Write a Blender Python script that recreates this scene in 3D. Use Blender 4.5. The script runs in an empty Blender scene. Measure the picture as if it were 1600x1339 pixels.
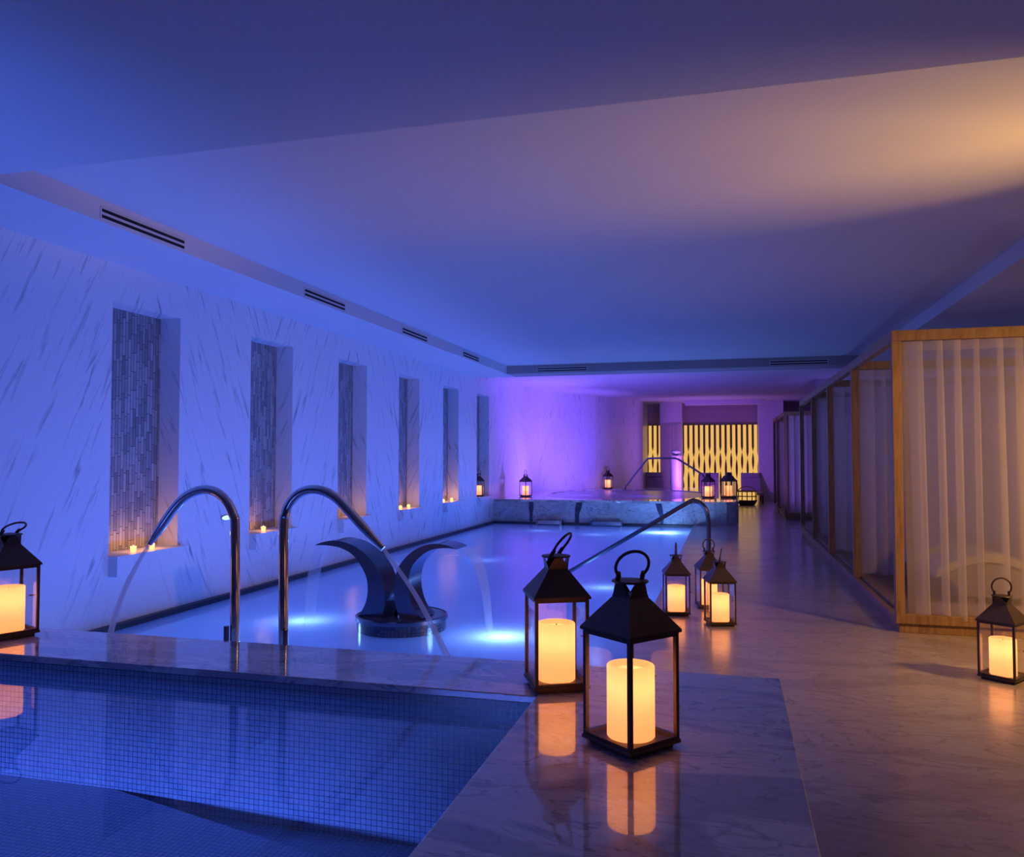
import bpy, bmesh, math, random
from mathutils import Vector, Matrix
random.seed(7)
PI = math.pi
scene = bpy.context.scene
COL = scene.collection

# ------------------------------------------------------------------ nodes
def new_mat(name):
    m = bpy.data.materials.new(name); m.use_nodes = True
    m.node_tree.nodes.clear()
    return m, m.node_tree.nodes, m.node_tree.links

def nd(ns, kind, **kw):
    n = ns.new(kind)
    for k, v in kw.items():
        setattr(n, k, v)
    return n

def setin(n, **kw):
    for k, v in kw.items():
        n.inputs[k.replace('_', ' ')].default_value = v
    return n

def principled(ns, ls, **kw):
    p = ns.new('ShaderNodeBsdfPrincipled')
    for k, v in kw.items():
        p.inputs[k].default_value = v
    o = ns.new('ShaderNodeOutputMaterial')
    ls.new(p.outputs[0], o.inputs[0])
    return p

def rgb(c): return (c[0], c[1], c[2], 1)

def ramp(ns, stops):
    r = ns.new('ShaderNodeValToRGB')
    e = r.color_ramp.elements
    e[0].position, e[0].color = stops[0][0], rgb(stops[0][1])
    e[1].position, e[1].color = stops[-1][0], rgb(stops[-1][1])
    for p, c in stops[1:-1]:
        x = e.new(p); x.color = rgb(c)
    return r

def mat_plain(name, col, rough=.5, metal=0., bump=0., bscale=40., spec=.5, mottle=.35, coat=0., coat_rough=.05, coat_ior=1.5):
    m, ns, ls = new_mat(name)
    p = principled(ns, ls, **{'Base Color': rgb(col), 'Roughness': rough, 'Metallic': metal, 'Specular IOR Level': spec,
                              'Coat Weight': coat, 'Coat Roughness': coat_rough, 'Coat IOR': coat_ior})
    tc = nd(ns, 'ShaderNodeTexCoord')
    n = nd(ns, 'ShaderNodeTexNoise'); n.inputs['Scale'].default_value = bscale; n.inputs['Detail'].default_value = 5
    ls.new(tc.outputs['Object'], n.inputs['Vector'])
    mx = nd(ns, 'ShaderNodeMix', data_type='RGBA', blend_type='MULTIPLY')
    mx.inputs[0].default_value = mottle
    mx.inputs[6].default_value = rgb(col)
    ls.new(n.outputs['Fac'], mx.inputs[7]); ls.new(mx.outputs[2], p.inputs['Base Color'])
    if bump:
        b = nd(ns, 'ShaderNodeBump'); b.inputs['Strength'].default_value = bump; b.inputs['Distance'].default_value = .01
        ls.new(n.outputs['Fac'], b.inputs['Height']); ls.new(b.outputs[0], p.inputs['Normal'])
    return m

def math_node(ns, ls, op, a, b=None):
    n = nd(ns, 'ShaderNodeMath', operation=op)
    for i, v in enumerate((a, b)):
        if v is None: continue
        if isinstance(v, (int, float)): n.inputs[i].default_value = v
        else: ls.new(v, n.inputs[i])
    return n.outputs[0]

def mat_wall_marble():
    """white marble slabs, book-matched about each niche, thin diagonal grey veins"""
    m, ns, ls = new_mat('white_veined_marble')
    p = principled(ns, ls, **{'Roughness': .32, 'Specular IOR Level': .4})
    tc = nd(ns, 'ShaderNodeTexCoord'); sp = nd(ns, 'ShaderNodeSeparateXYZ')
    ls.new(tc.outputs['Object'], sp.inputs[0])
    y = math_node(ns, ls, 'ADD', sp.outputs[1], sp.outputs[0])
    y0 = math_node(ns, ls, 'SUBTRACT', y, 6.04 - 5.0)
    pp = math_node(ns, ls, 'PINGPONG', y0, 2.03)
    sgn = math_node(ns, ls, 'FLOOR', math_node(ns, ls, 'DIVIDE', y0, 2.03))
    z = sp.outputs[2]
    u = math_node(ns, ls, 'ADD', math_node(ns, ls, 'MULTIPLY', pp, .90), math_node(ns, ls, 'MULTIPLY', z, .43))
    v = math_node(ns, ls, 'SUBTRACT', math_node(ns, ls, 'MULTIPLY', z, .90), math_node(ns, ls, 'MULTIPLY', pp, .43))
    def streak(su, sv, detail, off):
        c = nd(ns, 'ShaderNodeCombineXYZ')
        ls.new(math_node(ns, ls, 'MULTIPLY', u, su), c.inputs[0])
        ls.new(math_node(ns, ls, 'MULTIPLY', v, sv), c.inputs[1])
        ls.new(math_node(ns, ls, 'ADD', math_node(ns, ls, 'MULTIPLY', sgn, .12), off), c.inputs[2])
        t = nd(ns, 'ShaderNodeTexNoise'); t.inputs['Scale'].default_value = 1
        t.inputs['Detail'].default_value = detail; t.inputs['Distortion'].default_value = .6
        ls.new(c.outputs[0], t.inputs['Vector'])
        return t.outputs['Fac']
    fine = streak(24, 2.0, 5, 0.)
    broad = streak(3.4, .8, 3, 5.)
    r1 = ramp(ns, [(.55, (0, 0, 0)), (.70, (1, 1, 1))]); ls.new(fine, r1.inputs[0])
    r2 = ramp(ns, [(.40, (0, 0, 0)), (.62, (1, 1, 1))]); ls.new(broad, r2.inputs[0])
    k = math_node(ns, ls, 'MULTIPLY', r1.outputs[0], r2.outputs[0])
    mx = nd(ns, 'ShaderNodeMix', data_type='RGBA'); mx.inputs[6].default_value = rgb((.72, .73, .74)); mx.inputs[7].default_value = rgb((.30, .30, .33))
    ls.new(k, mx.inputs[0]); ls.new(mx.outputs[2], p.inputs['Base Color'])
    return m

def mat_polished_marble(name, base, vein, tint, rough, coat, coat_rough, coat_ior, scale=1., tile=None):
    m, ns, ls = new_mat(name)
    p = principled(ns, ls, **{'Roughness': rough, 'Coat Weight': coat, 'Coat Roughness': coat_rough, 'Coat IOR': coat_ior})
    tc = nd(ns, 'ShaderNodeTexCoord')
    mp = nd(ns, 'ShaderNodeMapping'); mp.inputs['Rotation'].default_value = (0, 0, .35); mp.inputs['Scale'].default_value = (1.0*scale, 2.6*scale, 1.6*scale)
    ls.new(tc.outputs['Object'], mp.inputs[0])
    n1 = nd(ns, 'ShaderNodeTexNoise'); setin(n1, Scale=1.05, Detail=7., Distortion=1.2)
    n2 = nd(ns, 'ShaderNodeTexNoise'); setin(n2, Scale=2.6, Detail=9., Distortion=1.6)
    n3 = nd(ns, 'ShaderNodeTexNoise'); setin(n3, Scale=16., Detail=6., Distortion=.4)
    for n in (n1, n2, n3): ls.new(mp.outputs[0], n.inputs['Vector'])
    patch = ramp(ns, [(.51, (0, 0, 0)), (.555, (1, 1, 1))]); ls.new(n1.outputs['Fac'], patch.inputs[0])
    d = math_node(ns, ls, 'ABSOLUTE', math_node(ns, ls, 'SUBTRACT', n2.outputs['Fac'], .5))
    line = ramp(ns, [(.0, (1, 1, 1)), (.022, (0, 0, 0))]); ls.new(d, line.inputs[0])
    a = nd(ns, 'ShaderNodeMix', data_type='RGBA'); a.inputs[6].default_value = rgb(base); a.inputs[7].default_value = rgb(tint)
    ls.new(math_node(ns, ls, 'MULTIPLY', patch.outputs[0], .92), a.inputs[0])
    b = nd(ns, 'ShaderNodeMix', data_type='RGBA'); b.inputs[7].default_value = rgb(vein)
    ls.new(a.outputs[2], b.inputs[6]); ls.new(math_node(ns, ls, 'MULTIPLY', line.outputs[0], .75), b.inputs[0])
    c = nd(ns, 'ShaderNodeMix', data_type='RGBA', blend_type='MULTIPLY'); c.inputs[0].default_value = .45
    ls.new(b.outputs[2], c.inputs[6])
    g = ramp(ns, [(.25, (.55, .55, .55)), (.6, (1, 1, 1))]); ls.new(n3.outputs['Fac'], g.inputs[0]); ls.new(g.outputs[0], c.inputs[7])
    out = c.outputs[2]
    if tile:
        br = nd(ns, 'ShaderNodeTexBrick'); br.offset = 0.0
        setin(br, Scale=1.0)
        br.inputs['Brick Width'].default_value = tile; br.inputs['Row Height'].default_value = tile
        br.inputs['Mortar Size'].default_value = .0022; br.inputs['Color1'].default_value = (1, 1, 1, 1); br.inputs['Color2'].default_value = (.9, .9, .9, 1)
        br.inputs['Mortar'].default_value = (.55, .5, .48, 1)
        ls.new(tc.outputs['Object'], br.inputs['Vector'])
        e = nd(ns, 'ShaderNodeMix', data_type='RGBA', blend_type='MULTIPLY'); e.inputs[0].default_value = 1
        ls.new(out, e.inputs[6]); ls.new(br.outputs['Color'], e.inputs[7]); out = e.outputs[2]
    ls.new(out, p.inputs['Base Color'])
    return m

def mat_mosaic(name, c1, c2, grout, size=.0235):
    m, ns, ls = new_mat(name)
    p = principled(ns, ls, **{'Roughness': .18, 'Specular IOR Level': .6})
    uv = nd(ns, 'ShaderNodeUVMap')
    br = nd(ns, 'ShaderNodeTexBrick'); br.offset = 0.0
    br.inputs['Scale'].default_value = 1.0
    br.inputs['Brick Width'].default_value = size; br.inputs['Row Height'].default_value = size
    br.inputs['Mortar Size'].default_value = size*.075; br.inputs['Mortar Smooth'].default_value = .2
    br.inputs['Color1'].default_value = rgb(c1); br.inputs['Color2'].default_value = rgb(c2); br.inputs['Mortar'].default_value = rgb(grout)
    ls.new(uv.outputs[0], br.inputs['Vector'])
    ls.new(br.outputs['Color'], p.inputs['Base Color'])
    b = nd(ns, 'ShaderNodeBump', invert=True); b.inputs['Strength'].default_value = .5; b.inputs['Distance'].default_value = .003
    ls.new(br.outputs['Fac'], b.inputs['Height']); ls.new(b.outputs[0], p.inputs['Normal'])
    return m

def mat_stone_strips():
    """split-face stone strips standing upright, running-bond, uneven in depth"""
    m, ns, ls = new_mat('split_face_stone')
    p = principled(ns, ls, **{'Roughness': .7})
    tc = nd(ns, 'ShaderNodeTexCoord'); sp = nd(ns, 'ShaderNodeSeparateXYZ'); ls.new(tc.outputs['Object'], sp.inputs[0])
    wn = nd(ns, 'ShaderNodeTexWhiteNoise', noise_dimensions='1D')
    ls.new(math_node(ns, ls, 'FLOOR', math_node(ns, ls, 'DIVIDE', sp.outputs[1], .036)), wn.inputs['W'])
    zz = math_node(ns, ls, 'ADD', sp.outputs[2], math_node(ns, ls, 'MULTIPLY', wn.outputs['Value'], .17))
    c = nd(ns, 'ShaderNodeCombineXYZ'); ls.new(zz, c.inputs[0]); ls.new(sp.outputs[1], c.inputs[1])
    br = nd(ns, 'ShaderNodeTexBrick'); br.offset = 0.
    setin(br, Scale=1.0)
    br.inputs['Brick Width'].default_value = .17; br.inputs['Row Height'].default_value = .036
    br.inputs['Mortar Size'].default_value = .0022; br.inputs['Bias'].default_value = 0
    br.inputs['Color1'].default_value = (.50, .48, .47, 1); br.inputs['Color2'].default_value = (.24, .23, .24, 1); br.inputs['Mortar'].default_value = (.05, .05, .06, 1)
    ls.new(c.outputs[0], br.inputs['Vector'])
    n = nd(ns, 'ShaderNodeTexNoise'); setin(n, Scale=30., Detail=4.); ls.new(tc.outputs['Object'], n.inputs['Vector'])
    mx = nd(ns, 'ShaderNodeMix', data_type='RGBA', blend_type='MULTIPLY'); mx.inputs[0].default_value = .35
    ls.new(br.outputs['Color'], mx.inputs[6]); ls.new(n.outputs['Fac'], mx.inputs[7]); ls.new(mx.outputs[2], p.inputs['Base Color'])
    b = nd(ns, 'ShaderNodeBump'); b.inputs['Strength'].default_value = 1.; b.inputs['Distance'].default_value = .02
    ls.new(br.outputs['Color'], b.inputs['Height']); ls.new(b.outputs[0], p.inputs['Normal'])
    return m

def mat_wood(name, col, dark):
    m, ns, ls = new_mat(name)
    p = principled(ns, ls, **{'Roughness': .5})
    tc = nd(ns, 'ShaderNodeTexCoord'); mp = nd(ns, 'ShaderNodeMapping'); mp.inputs['Scale'].default_value = (14, 14, 1.5)
    ls.new(tc.outputs['Object'], mp.inputs[0])
    n = nd(ns, 'ShaderNodeTexNoise'); setin(n, Scale=2., Detail=6., Distortion=.8); ls.new(mp.outputs[0], n.inputs['Vector'])
    r = ramp(ns, [(.3, dark), (.65, col)]); ls.new(n.outputs['Fac'], r.inputs[0]); ls.new(r.outputs[0], p.inputs['Base Color'])
    return m

def schlick(ns, ls, f0):
    lw = nd(ns, 'ShaderNodeLayerWeight'); lw.inputs[0].default_value = .5
    p5 = math_node(ns, ls, 'POWER', lw.outputs['Facing'], 5.0)
    return math_node(ns, ls, 'ADD', math_node(ns, ls, 'MULTIPLY', p5, 1-f0), f0)

def mat_thin_glass(name, tint=(1, 1, 1), refl_rough=.0):
    """pane: clear see-through plus a mirror-like share that grows at grazing angles"""
    m, ns, ls = new_mat(name)
    t = nd(ns, 'ShaderNodeBsdfTransparent'); t.inputs[0].default_value = rgb(tint)
    g = nd(ns, 'ShaderNodeBsdfGlossy'); g.inputs['Roughness'].default_value = refl_rough
    mx = nd(ns, 'ShaderNodeMixShader'); o = nd(ns, 'ShaderNodeOutputMaterial')
    ls.new(schlick(ns, ls, .04), mx.inputs[0]); ls.new(t.outputs[0], mx.inputs[1]); ls.new(g.outputs[0], mx.inputs[2]); ls.new(mx.outputs[0], o.inputs[0])
    return m

def mat_water(name, tint, cloud, cloud_col, rough, bump, bscale, ior=1.33):
    """water surface: mirror share by Fresnel, clear share and a cloudy (aerated) share that scatters light from below"""
    m, ns, ls = new_mat(name)
    tc = nd(ns, 'ShaderNodeTexCoord')
    mp = nd(ns, 'ShaderNodeMapping'); mp.inputs['Scale'].default_value = (1, .55, 1); ls.new(tc.outputs['Object'], mp.inputs[0])
    n = nd(ns, 'ShaderNodeTexNoise'); setin(n, Scale=bscale, Detail=3.); ls.new(mp.outputs[0], n.inputs['Vector'])
    b = nd(ns, 'ShaderNodeBump'); b.inputs['Strength'].default_value = bump; b.inputs['Distance'].default_value = .05
    ls.new(n.outputs['Fac'], b.inputs['Height'])
    t = nd(ns, 'ShaderNodeBsdfTransparent'); t.inputs[0].default_value = rgb(tint)
    g = nd(ns, 'ShaderNodeBsdfGlossy'); g.inputs['Roughness'].default_value = rough
    ls.new(b.outputs[0], g.inputs['Normal'])
    mx = nd(ns, 'ShaderNodeMixShader'); o = nd(ns, 'ShaderNodeOutputMaterial')
    ls.new(schlick(ns, ls, .02), mx.inputs[0]); ls.new(g.outputs[0], mx.inputs[2])
    if cloud > 0:
        tr = nd(ns, 'ShaderNodeBsdfTranslucent'); tr.inputs[0].default_value = rgb(cloud_col)
        di = nd(ns, 'ShaderNodeBsdfDiffuse'); di.inputs[0].default_value = rgb(cloud_col)
        m1 = nd(ns, 'ShaderNodeMixShader'); m1.inputs[0].default_value = .45
        ls.new(tr.outputs[0], m1.inputs[1]); ls.new(di.outputs[0], m1.inputs[2])
        m2 = nd(ns, 'ShaderNodeMixShader'); m2.inputs[0].default_value = cloud
        ls.new(t.outputs[0], m2.inputs[1]); ls.new(m1.outputs[0], m2.inputs[2]); ls.new(m2.outputs[0], mx.inputs[1])
    else:
        ls.new(t.outputs[0], mx.inputs[1])
    ls.new(mx.outputs[0], o.inputs[0])
    return m

def mat_sheer(name, col, clear):
    m, ns, ls = new_mat(name)
    t = nd(ns, 'ShaderNodeBsdfTransparent')
    tr = nd(ns, 'ShaderNodeBsdfTranslucent'); tr.inputs[0].default_value = rgb(col)
    di = nd(ns, 'ShaderNodeBsdfDiffuse'); di.inputs[0].default_value = rgb(col)
    tc = nd(ns, 'ShaderNodeTexCoord')
    n = nd(ns, 'ShaderNodeTexNoise'); setin(n, Scale=14., Detail=2.); ls.new(tc.outputs['Object'], n.inputs['Vector'])
    fac = math_node(ns, ls, 'ADD', math_node(ns, ls, 'MULTIPLY', n.outputs['Fac'], .04), 1 - clear - .02)
    m1 = nd(ns, 'ShaderNodeMixShader'); m1.inputs[0].default_value = .5
    ls.new(tr.outputs[0], m1.inputs[1]); ls.new(di.outputs[0], m1.inputs[2])
    m2 = nd(ns, 'ShaderNodeMixShader'); o = nd(ns, 'ShaderNodeOutputMaterial')
    ls.new(fac, m2.inputs[0]); ls.new(t.outputs[0], m2.inputs[1]); ls.new(m1.outputs[0], m2.inputs[2]); ls.new(m2.outputs[0], o.inputs[0])
    return m

def mat_glow(name, col, strength, trans=None):
    """something that gives off light; with trans, a waxy shell that also passes the light of the flame inside"""
    m, ns, ls = new_mat(name)
    e = nd(ns, 'ShaderNodeEmission'); e.inputs[0].default_value = rgb(col); e.inputs[1].default_value = strength
    o = nd(ns, 'ShaderNodeOutputMaterial')
    if trans:
        tr = nd(ns, 'ShaderNodeBsdfTranslucent'); tr.inputs[0].default_value = rgb(trans)
        di = nd(ns, 'ShaderNodeBsdfDiffuse'); di.inputs[0].default_value = rgb(trans)
        m1 = nd(ns, 'ShaderNodeMixShader'); m1.inputs[0].default_value = .35
        ls.new(tr.outputs[0], m1.inputs[1]); ls.new(di.outputs[0], m1.inputs[2])
        a = nd(ns, 'ShaderNodeAddShader'); ls.new(e.outputs[0], a.inputs[0]); ls.new(m1.outputs[0], a.inputs[1]); ls.new(a.outputs[0], o.inputs[0])
    else:
        ls.new(e.outputs[0], o.inputs[0])
    return m

M = {}
M['wall'] = mat_wall_marble()
M['plaster'] = mat_plain('white_plaster', (.62, .62, .62), .85, bscale=3., mottle=.04)
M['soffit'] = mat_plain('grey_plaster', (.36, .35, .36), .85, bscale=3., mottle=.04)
M['plum'] = mat_plain('plum_painted_plaster', (.36, .28, .31), .7, bscale=3., mottle=.05)
M['coping'] = mat_polished_marble('polished_coping_marble', (.66, .60, .57), (.17, .14, .145), (.34, .29, .30), .25, 1., .03, 1.75)
M['deck'] = mat_polished_marble('polished_floor_marble', (.50, .42, .36), (.24, .19, .17), (.40, .33, .29), .35, 1., .2, 1.45, .8)
M['block'] = mat_polished_marble('grey_veined_block_marble', (.52, .53, .56), (.12, .12, .14), (.40, .41, .44), .3, .3, .1, 1.5, .8)
M['mosaic'] = mat_mosaic('blue_glass_mosaic', (.30, .36, .46), (.24, .30, .41), (.07, .09, .13))
M['mosaic_dark'] = mat_mosaic('dark_mosaic', (.06, .08, .14), (.03, .04, .08), (.005, .006, .01), .03)
M['pool_tile'] = mat_mosaic('pale_pool_tile', (.25, .38, .62), (.22, .34, .58), (.15, .22, .4), .05)
M['stone'] = mat_stone_strips()
M['gutter'] = mat_plain('dark_gutter', (.02, .025, .04), .4)
M['wood'] = mat_wood('brown_timber', (.34, .20, .09), (.20, .11, .05))
M['bronze'] = mat_plain('dark_bronze', (.12, .085, .065), .42, .75, bscale=60.)
M['chrome'] = mat_plain('polished_chrome', (.82, .82, .84), .07, 1., bscale=10.)
M['steel'] = mat_plain('dark_brushed_steel', (.20, .22, .27), .2, 1., bscale=10.)
M['rail'] = mat_plain('satin_steel', (.40, .42, .46), .25, 1., bscale=10.)
M['glass'] = mat_thin_glass('clear_glass')
M['water'] = mat_water('churned_pool_water', (.55, .72, 1.), .62, (.40, .55, .95), .27, .12, 2.2)
M['water_clear'] = mat_water('still_clear_water', (.72, .84, 1.), .0, (1, 1, 1), .015, .02, 1.2)
M['stream'] = mat_sheer('falling_water', (.85, .88, .95), .80)
M['jet'] = mat_sheer('solid_water_jet', (.9, .9, .95), .55)
M['sheer'] = mat_sheer('sheer_white_voile', (.78, .71, .64), .58)
M['wax'] = mat_glow('lit_wax', (1., .28, .09), .8, (.95, .80, .55))
M['flame'] = mat_glow('flame', (1., .62, .22), 25.)
M['votive'] = mat_glow('lit_votive_glass', (1., .42, .13), 1.6, (.9, .7, .5))
M['lattice'] = mat_glow('backlit_onyx', (1., .56, .15), .85)
M['cool_glow'] = mat_glow('cool_glow', (.45, .65, 1.), 1.6)
M['dark'] = mat_plain('dark_backing', (.035, .02, .03), .8)
M['linen'] = mat_plain('purple_grey_fabric', (.34, .29, .33), .9, bscale=80., bump=.2)
M['white_linen'] = mat_plain('white_cushion', (.55, .50, .46), .9, bscale=80., bump=.2)
M['slot'] = mat_plain('black_slot', (.01, .01, .012), .9)
M['ceramic'] = mat_plain('white_ceramic', (.75, .74, .76), .4, bscale=6.)
M['wicker'] = mat_plain('brown_wicker', (.14, .09, .05), .7, bump=.4, bscale=120.)

# ------------------------------------------------------------------ mesh building
class MB:
    def __init__(self): self.bm = bmesh.new()
    def box(self, x0, x1, y0, y1, z0, z1, bevel=0., rot=None):
        bm = self.bm
        vs = [bm.verts.new(p) for p in ((x0,y0,z0),(x1,y0,z0),(x1,y1,z0),(x0,y1,z0),(x0,y0,z1),(x1,y0,z1),(x1,y1,z1),(x0,y1,z1))]
        fs = [bm.faces.new([vs[i] for i in q]) for q in ((3,2,1,0),(4,5,6,7),(0,1,5,4),(1,2,6,5),(2,3,7,6),(3,0,4,7))]
        if bevel:
            es = list({e for f in fs for e in f.edges})
            r = bmesh.ops.bevel(bm, geom=es, offset=bevel, segments=2, affect='EDGES', profile=.5)
            vs = list({v for f in r['faces'] for v in f.verts} | {v for v in vs if v.is_valid})
        if rot is not None: bmesh.ops.transform(bm, matrix=rot, verts=[v for v in vs if v.is_valid])
        return self
    def face(self, pts):
        self.bm.faces.new([self.bm.verts.new(p) for p in pts]); return self
    def prism(self, poly, a, b, axis='y'):
        """closed outline poly (list of 2-D points) extruded from a to b along axis"""
        def P(u, v, w): return {'y': (u, w, v), 'x': (w, u, v), 'z': (u, v, w)}[axis]
        n = len(poly); bm = self.bm
        A = [bm.verts.new(P(u, v, a)) for u, v in poly]; B = [bm.verts.new(P(u, v, b)) for u, v in poly]
        fs = [bm.faces.new((A[i], A[(i+1) % n], B[(i+1) % n], B[i])) for i in range(n)]
        fs.append(bm.faces.new(A[::-1])); fs.append(bm.faces.new(B))
        bmesh.ops.recalc_face_normals(bm, faces=fs)
        return self
    def lathe(self, prof, n=24, c=(0, 0), cap=True, sides=None, rot0=0.):
        bm = self.bm; n = sides or n; rings = []
        for r, z in prof:
            rings.append([bm.verts.new((c[0]+r*math.cos(rot0+2*PI*i/n), c[1]+r*math.sin(rot0+2*PI*i/n), z)) for i in range(n)])
        fs = []
        for a, b in zip(rings, rings[1:]):
            for i in range(n): fs.append(bm.faces.new((a[i], a[(i+1) % n], b[(i+1) % n], b[i])))
        if cap:
            fs.append(bm.faces.new(rings[0][::-1])); fs.append(bm.faces.new(rings[-1]))
        bmesh.ops.recalc_face_normals(bm, faces=fs)
        return self
    def tube(self, pts, r, n=12, closed=False):
        bm = self.bm; pts = [Vector(p) for p in pts]; m = len(pts)
        rad = r if isinstance(r, (list, tuple)) else [r]*m
        rings = []; up = None
        for i, p in enumerate(pts):
            if closed: d = (pts[(i+1) % m] - pts[i-1]).normalized()
            else: d = (pts[min(i+1, m-1)] - pts[max(i-1, 0)]).normalized()
            if up is None:
                up = Vector((0, 0, 1)) if abs(d.z) < .9 else Vector((1, 0, 0))
            s = d.cross(up).normalized(); up = s.cross(d).normalized()
            rings.append([bm.verts.new(p + (s*math.cos(2*PI*k/n) + up*math.sin(2*PI*k/n))*rad[i]) for k in range(n)])
        fs = []
        for i in range(m if closed else m-1):
            a, b = rings[i], rings[(i+1) % m]
            for k in range(n): fs.append(bm.faces.new((a[k], a[(k+1) % n], b[(k+1) % n], b[k])))
        if not closed:
            fs.append(bm.faces.new(rings[0][::-1])); fs.append(bm.faces.new(rings[-1]))
        bmesh.ops.recalc_face_normals(bm, faces=fs)
        return self
    def grid(self, f, nu, nv):
        bm = self.bm
        V = [[bm.verts.new(f(i/nu, j/nv)) for j in range(nv+1)] for i in range(nu+1)]
        for i in range(nu):
            for j in range(nv): bm.faces.new((V[i][j], V[i+1][j], V[i+1][j+1], V[i][j+1]))
        return self
    def build(self, name, mat, parent=None, smooth=False, loc=(0, 0, 0), uv=True, angle=40):
        bm = self.bm; bm.normal_update()
        if uv:
            L = bm.loops.layers.uv.new('UVMap')
            for f in bm.faces:
                n = f.normal; ax = max(range(3), key=lambda i: abs(n[i]))
                for l in f.loops:
                    c = l.vert.co; l[L].uv = ((c.y, c.z), (c.x, c.z), (c.x, c.y))[ax]
        me = bpy.data.meshes.new(name); bm.to_mesh(me); bm.free()
        me.materials.append(M[mat])
        o = bpy.data.objects.new(name, me); COL.objects.link(o); o.location = loc
        if parent is not None: o.parent = parent
        if smooth:
            for p in me.polygons: p.use_smooth = True
            bm2 = bmesh.new(); bm2.from_mesh(me)
            for e in bm2.edges:
                if len(e.link_faces) == 2 and e.calc_face_angle(0) > math.radians(angle): e.smooth = False
            bm2.to_mesh(me); bm2.free()
        return o

def smooth_path(pts, n=6):
    """Catmull-Rom through pts"""
    P = [Vector(p) for p in pts]; P = [P[0]*2-P[1]] + P + [P[-1]*2-P[-2]]; out = []
    for i in range(1, len(P)-2):
        a, b, c, d = P[i-1:i+3]
        for k in range(n):
            t = k/n
            out.append(.5*((2*b) + (c-a)*t + (2*a-5*b+4*c-d)*t*t + (3*b-a-3*c+d)*t**3))
    out.append(P[-2]); return out

def tag(o, label, cat, group=None, kind=None):
    o['label'] = label; o['category'] = cat
    if group: o['group'] = group
    if kind: o['kind'] = kind
    return o

def empty(name, loc=(0, 0, 0), rz=0.):
    o = bpy.data.objects.new(name, None); COL.objects.link(o)
    o.empty_display_size = .1; o.location = loc; o.rotation_euler = (0, 0, rz); return o

def struct(o):
    o['kind'] = 'structure'; return o

def copy_tree(o, parent=None):
    c = o.copy(); COL.objects.link(c)
    if parent is not None: c.parent = parent
    for ch in list(o.children): copy_tree(ch, c)
    return c

# ------------------------------------------------------------------ the room
XL, XR, YB, YE = -5.0, 4.4, -3.0, 27.6
Z1, Z2 = 3.04, 3.20
# left wall with six recesses, as one continuous shell of boxes
NY0, NP, NW, NZ0, NZ1, ND = 5.605, 2.032, .868, .57, 2.715, .22
niches = [(NY0+NP*i, NY0+NP*i+NW) for i in range(6)]
b = MB(); y = YB
T = XL - ND - .12
b.box(T, XL, YB, niches[0][0], -1.4, 3.35)
for i, (a, c) in enumerate(niches):
    b.box(T, XL, a, c, -1.4, NZ0); b.box(T, XL, a, c, NZ1, 3.35)
    nxt = niches[i+1][0] if i < 5 else 21.6
    b.box(T, XL, c, nxt, -1.4, 3.35)
struct(b.build('wall_left', 'wall'))
for i, (a, c) in enumerate(niches):
    n = MB().box(T, XL-ND, a, c, NZ0, NZ1).build('niche_lining', 'stone'); struct(n)
# rear marble wall turning round the raised pool
b = MB(); path = [(-5.0, 21.4), (-3.75, 23.4), (-2.66, 26.2), (-2.62, YE)]
for (x0, y0), (x1, y1) in zip(path, path[1:]):
    d = Vector((x1-x0, y1-y0)).normalized(); nx, ny = -d.y, d.x
    b.prism([(x0, y0), (x1, y1), (x1+nx*.3, y1+ny*.3), (x0+nx*.3, y0+ny*.3)], -.2, 3.35, 'z')
struct(b.build('wall_rear_marble', 'wall'))
struct(MB().box(-3.2, XR, YE, YE+.2, -.2, 3.4).build('wall_back', 'plum'))
struct(MB().box(XR, XR+.2, YB, YE+.2, -.2, 3.4).build('wall_right', 'plaster'))
struct(MB().box(T, XR+.2, YB-.2, YB, -.2, 3.4).build('wall_front', 'plaster'))
# ceiling: one high plane with lowered borders
struct(MB().box(T, XR+.2, YB, YE+.2, Z2, Z2+.2).build('ceiling', 'plaster'))
CX0, CX1, CY0, CY1 = -4.2, 2.36, 3.66, 15.2
struct(MB().box(XL, CX0, CY0, CY1+.62, Z1, Z2-.001).build('trim_1', 'plaster'))           # left soffit
struct(MB().box(XL, XR, YB, CY0, Z1, Z2-.001).build('trim_2', 'plaster'))              # front soffit
struct(MB().box(CX1, XR, CY0, YE, Z1, Z2-.001).build('trim_3', 'plaster'))             # right soffit
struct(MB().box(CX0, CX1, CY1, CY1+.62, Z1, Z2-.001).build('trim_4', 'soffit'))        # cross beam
struct(MB().box(-1.3, 1.05, 26.0, 26.3, 3.05, Z2-.001).build('trim_5', 'plaster'))     # header over the lit screen
# floor
PX, PY0, PY1 = -.69, 3.62, 16.9          # pool: right edge, near edge, far edge
PH = .48                                  # height of the raised pools' rims
b = MB()
b.box(PX, XR, YB, YE, -.15, 0)
b.box(XL, PX, YB, -1.7, -.15, -.001); b.box(XL, PX, 3.15, PY0, -.15, -.001); b.box(XL, -4.7, -1.7, 3.15, -.15, -.001); b.box(-.68, PX+.1, -1.7, 3.15, -.15, -.002)
b.box(XL, PX, PY1, YE, -.15, -.001)
struct(b.build('floor', 'deck'))
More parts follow.
